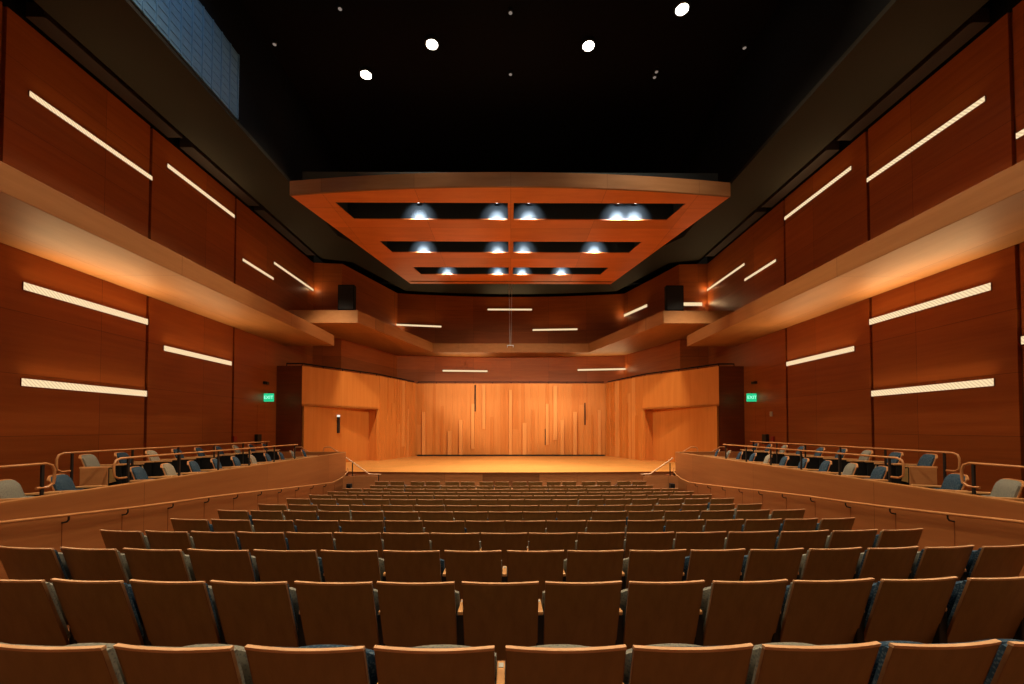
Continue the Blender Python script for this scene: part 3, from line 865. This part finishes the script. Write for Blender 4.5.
# black slot linings; lid and front wall added to block house light
for i in range(3):
    y0, y1, xs_ = slots[i]
    b = MB()
    b.box(-hw(y1)+.1, hw(y1)-.1, y1, y1+.04, T, .95)
    b.box(-hw(y0)+.1, hw(y0)-.1, y0-.04, y0, T, .95)
    b.box(-hw(y0)+.1, hw(y0)-.1, y0-.04, y1+.04, .95, .97)
    b.box(-.02, .02, y0, y1, T, .9)
    for sx in (-1, 1):
        b.box(min(sx*xs_, sx*(xs_+.04)), max(sx*xs_, sx*(xs_+.04)), y0, y1, T, .9)
    b.build('baffle', M['baffle'], root)
for sx in (-1, 1):
    for y in (YBK-.8,):
        MB().tube([(sx*(hw(y)-1.0), y, T), (sx*(hw(y)-1.0), y, 14.1-CH)], .006, 6).build('hanger', M['ceil'], root)
tag(root, 'large wooden acoustic canopy with black light slots hanging over the stage', 'canopy')
root.location.x = XC

LIGHTS = []
def spot(name, loc, target, energy, angle, color=(1, .8, .55), blend=.5, size=.1):
    l = bpy.data.lights.new(name, 'SPOT'); l.energy = energy; l.spot_size = math.radians(angle); l.spot_blend = blend; l.color = color; l.shadow_soft_size = size
    o = bpy.data.objects.new(name, l); COL.objects.link(o); o.location = loc
    o.rotation_euler = (Vector(target)-Vector(loc)).to_track_quat('-Z', 'Y').to_euler()
    LIGHTS.append(o); return o

E_STAGE = 1150; E_POOL = 240; E_WASH = 6200
can = MB()
PROTO_CAN = None
canpos = [(0, 419.5, 1.0), (0, 497, .9), (0, 528.5, .9), (0, 617, 1.1), (0, 634, 1.1), (1, 423.5, .9), (1, 497.5, .7), (1, 523.4, .7), (1, 594, 1.0),
          (2, 447.6, .8), (2, 498, .7), (2, 522, .7), (2, 561, .9)]
cnt = {}
for si, px, e in canpos:
    y0, y1, xs_ = slots[si]
    yy = y1-.22; p = onY(px, 220, y1); x = p.x
    zz = CH+.50
    root = empty('canopy_spotlight', (x, yy, zz))
    MB().tube([(0, 0, 0), (0, 0, .02), (0, 0, .22), (0, 0, .27)], [.07, .075, .075, .04], 14).build('can', M['black'], root, smooth=True)
    MB().tube([(0, 0, -.012), (0, 0, .003)], .058, 14).build('lens', M['spot'], root)
    MB().box(-.012, .012, 0, .22, .24, .265).build('bracket', M['black'], root)
    cnt[si] = cnt.get(si, 0)+1
    tag(root, 'small lit spotlight, %s from left in the %s canopy slot from the front' % (ORD[cnt[si]], ORD[si+1]), 'spotlight', 'spotlights in the canopy slots')
    spot('pool_spot', (x, y0+.20, CH+.50), (x, y1+.02, CH+.06), E_POOL*e*.45, 70, (1, .97, .95), 1.0, .03)
    spot('pool_spot', (x, y0+.20, CH+.50), (x, y1+.02, CH+.0), E_POOL*e*2.4, 40, (1, .97, .95), 1.0, .03)
    spot('stage_spot', (x, yy, zz-.02), (x*.95, yy-.4, 0), E_STAGE*e, 84, (1, .86, .64), .9, .04)

# ------------------------------------------------------------------ ceiling downlights
CEIL = 14.1
def downlight(px, py, lit, label):
    p = onZ(px, py, CEIL-.1)
    root = empty('ceiling_downlight', (p.x, p.y, CEIL))
    r = .165 if lit else .05
    MB().tube([(0, 0, 0), (0, 0, -.09), (0, 0, -.10)], [r*1.35, r*1.3, r*1.1], 18).build('housing', M['black'], root, smooth=True)
    MB().tube([(0, 0, -.098), (0, 0, -.104)], r, 18).build('lens', M['lens'] if lit else M['dim'], root)
    tag(root, label, 'ceiling light', 'lit ceiling downlights' if lit else 'small unlit ceiling lights')
    return Vector((p.x, p.y, CEIL-.12))
DL = [downlight(366, 75, True, 'brightest ceiling downlight, lowest in the photo of the four lit ones'),
      downlight(432, 44.5, True, 'lit ceiling downlight left of the hall centre line'),
      downlight(588.5, 46, True, 'lit ceiling downlight right of the hall centre line'),
      downlight(682, 9.5, True, 'lit ceiling downlight farthest right at the top of the photo')]
for px, py, l in ((340, 9, 'unlit ceiling light near the mesh screen at the top of the photo'), (274.5, 44.5, 'unlit ceiling light left of the brightest downlight'),
                  (510.5, 13, 'unlit ceiling light on the centre line at the top of the photo'), (510.5, 74.5, 'unlit ceiling light on the centre line closer to the canopy'),
                  (656.5, 72, 'upper of the paired unlit ceiling lights to the right'), (654.5, 77.5, 'lower of the paired unlit ceiling lights to the right'),
                  (744.5, 48, 'unlit ceiling light farthest to the right')):
    downlight(px, py, False, l)
# added stage wash: unseen spots above the side ledges, out of frame
for sx in (-1, 1):
    for y, tgt, e, a in ((4.4, (sx*7.4, 19.0, 3.3), .5, 25), (5.0, (sx*5.6, 23.2, 3.2), .8, 27), (5.6, (sx*.6, 24.2, 2.7), 1.05, 38)):
        spot('added_wash_spot', (-sx*8.6, y, 7.45), tgt, E_WASH*e, a, (1, .82, .56), 1.0, .12)
for sx in (-1, 1):                                                # steep spots without fixtures, added to cast the recess shadows
    spot('added_steep_spot', (sx*7.12, 13.2, 10.45), (sx*7.25, 19.4, 2.6), 2600, 40, (1, .82, .56), 1.0, .3)
E_HOUSE = 2000
for p in DL: spot('house_spot', p, (p.x*.9, p.y-2.0, 0), E_HOUSE, 95, (1, .80, .52), .8, .19)
# unseen house lamps added over the near seats to brighten the backs
for x in (-4.7, 0, 4.7):
    for y in (6.5, 1.0):
        spot('house_spot', (x, y, CEIL-.12), (x, y+1.0, 0), E_HOUSE*(.48 if y > 3 else .76), 110, (1, .78, .50), .8, .19)
# lamp that washes the mesh screen
spot('screen_spot', (-4.5, 6.5, 13.9), (-7.28, 8.9, 11.0), 420, 62, (.55, .75, 1), .9, .1)

# hanging microphone on twin cables
ytop_ = YBK-.1
a = onY(508.9, 284, ytop_); c = onY(512.1, 284, ytop_); e1 = onY(509.8, 345, ytop_); e2 = onY(510.8, 345, ytop_)
root = empty('hanging_microphone', (e1.x, ytop_, e1.z))
o = Vector((e1.x, ytop_, e1.z)); 
MB().tube([(e1.x-o.x, 0, 0), (a.x-o.x, 0, CH-o.z+.1)], .008, 6).build('cable', M['steel'], root)
MB().tube([(e2.x-o.x, 0, 0), (c.x-o.x, 0, CH-o.z+.1)], .008, 6).build('cable', M['steel'], root)
MB().box(-.14, .19, -.012, .012, -.03, 0).build('crossbar', M['steel'], root)
for sx in (-.12, .17): MB().tube([(sx, 0, -.02), (sx, -.06, -.08), (sx, -.1, -.14)], .016, 8).build('capsule', M['steel'], root, smooth=True)
tag(root, 'stereo microphone bar hanging on two thin cables over the stage', 'microphone')

# ------------------------------------------------------------------ small wall fittings
for s in (-1, 1):
    sd = SIDE[s]
    Y = 16.4
    p = onY(268.5 if s < 0 else 752.5, 397.5, Y)
    root = empty('exit_sign', (s*(XW-.20), Y, p.z))
    MB().box(-.19, .19, 0, .05, -.16, .16).build('case', M['green'], root, bevel=.01)
    cu = bpy.data.curves.new('lettering', 'FONT'); cu.body = 'EXIT'; cu.size = .18; cu.align_x = 'CENTER'; cu.align_y = 'CENTER'; cu.extrude = .002
    cu.materials.append(M['letter'])
    tmp = bpy.data.objects.new('lettering_source', cu); COL.objects.link(tmp)
    me = bpy.data.meshes.new_from_object(tmp.evaluated_get(bpy.context.evaluated_depsgraph_get())); bpy.data.objects.remove(tmp)
    t = bpy.data.objects.new('lettering', me); COL.objects.link(t); t.parent = root; t.rotation_euler = (PI/2, 0, 0); t.location = (0, -.004, 0)
    MB().box(-.02 if s < 0 else -.02, .02, .01, .04, .14, .20).build('bracket', M['black'], root)
    tag(root, 'green lit EXIT sign on the %s wall beside the stage' % sd, 'exit sign', 'exit signs')
    p = onX(268 if s < 0 else 750.5, 383.5, s*XW)
    root = empty('emergency_lamp', (s*XW, Y+.1, p.z))
    MB().box(min(0, -s*.09), max(0, -s*.09), -.14, .14, -.05, .05).build('case', M['black'], root, bevel=.01)
    MB().tube([(-s*.09, -.09, 0), (-s*.16, -.10, -.02)], .045, 10).build('lamp_head', M['black'], root, smooth=True)
    tag(root, 'small black fitting on the wall above the %s EXIT sign' % sd, 'wall fitting', 'fittings above the exit signs')
    p = onY(286 if s < 0 else 731.5, 437.5, 17.3)
    tag(MB().box(p.x-.055, p.x+.055, 17.285, 17.32, p.z-.09, p.z+.09).build('switch_plate', M['beige'], bevel=.006),
        'small beige switch plate on the dark %s stage cheek' % sd, 'switch', 'switch plates')
    p = onX(237 if s < 0 else 771.5, 414, s*XW)
    if s > 0:
        tag(MB().box(XW-.03, XW, p.y-.07, p.y+.07, p.z-.09, p.z+.09).build('wall_sensor', M['plate'], bevel=.006),
            'small grey plate on the right wall below the EXIT sign', 'wall fitting')
    p = onX(256.5 if s < 0 else 767, 438, s*XW)
    b = MB().box(min(s*XW, s*(XW-.12)), max(s*XW, s*(XW-.12)), p.y-.13, p.y+.13, p.z-.22, p.z+.14)
    tag(b.build('wall_box', M['black'], bevel=.01), 'black box on the %s wall behind the rear box seats' % sd, 'wall fitting', 'black wall boxes')
    p = onX(234 if s < 0 else 773.5, 439, s*XW)
    b = MB().box(min(s*XW, s*(XW-.06)), max(s*XW, s*(XW-.06)), p.y-.08, p.y+.08, p.z-.10, p.z+.10)
    tag(b.build('alarm_pull', M['red'], bevel=.01), 'small red alarm pull on the %s wall above the rear box rail' % sd, 'alarm', 'alarm pulls')
    # flush door next to the stage cheek
    y0 = onX(256.7 if s < 0 else 766, 440, s*XW).y
    b = MB().box(min(s*XW, s*(XW-.012)), max(s*XW, s*(XW-.012)), y0, y0+1.05, RISER-.2, RISER+2.25)
    d_ = struct(b.build('door_%d' % (1 if s < 0 else 2), M['wall'], bevel=.004))
# slim black handle with lit top on the left recess
Q0 = Vector((-(P0[0]-.05), P0[1]+.10, 0)); Q1 = Vector((-7.12, 21.05, 0)); dq = (Q1-Q0).normalized(); nq_ = Vector((dq.y, -dq.x, 0))
d = ray(337.6, 424); t = (Q0-CAM).dot(nq_)/d.dot(nq_); p = CAM+d*t
root = empty('wall_sconce', p, math.atan2(dq.y, dq.x))
h = .82
MB().box(-.045, .045, -.10, 0, -h/2, h/2-.09).build('body', M['black'], root, bevel=.01)
MB().box(-.045, .045, -.10, 0, h/2-.09, h/2).build('cap', M['white'], root, bevel=.01)
tag(root, 'slim black upright fitting with bright white top on left stage wall', 'wall light')

# ------------------------------------------------------------------ world and view
w = bpy.data.worlds.new('world'); sc.world = w; w.use_nodes = True
w.node_tree.nodes['Background'].inputs['Color'].default_value = (.02, .015, .01, 1)
w.node_tree.nodes['Background'].inputs['Strength'].default_value = .2
sc.view_settings.view_transform = 'Standard'; sc.view_settings.look = 'None'
sc.view_settings.gamma = 1; sc.view_settings.use_curve_mapping = False
sc.view_settings.exposure = 0.12
sc.cycles.use_denoising = True
sc.cycles.max_bounces = 10; sc.cycles.diffuse_bounces = 6
sc.cycles.sample_clamp_indirect = 4.0
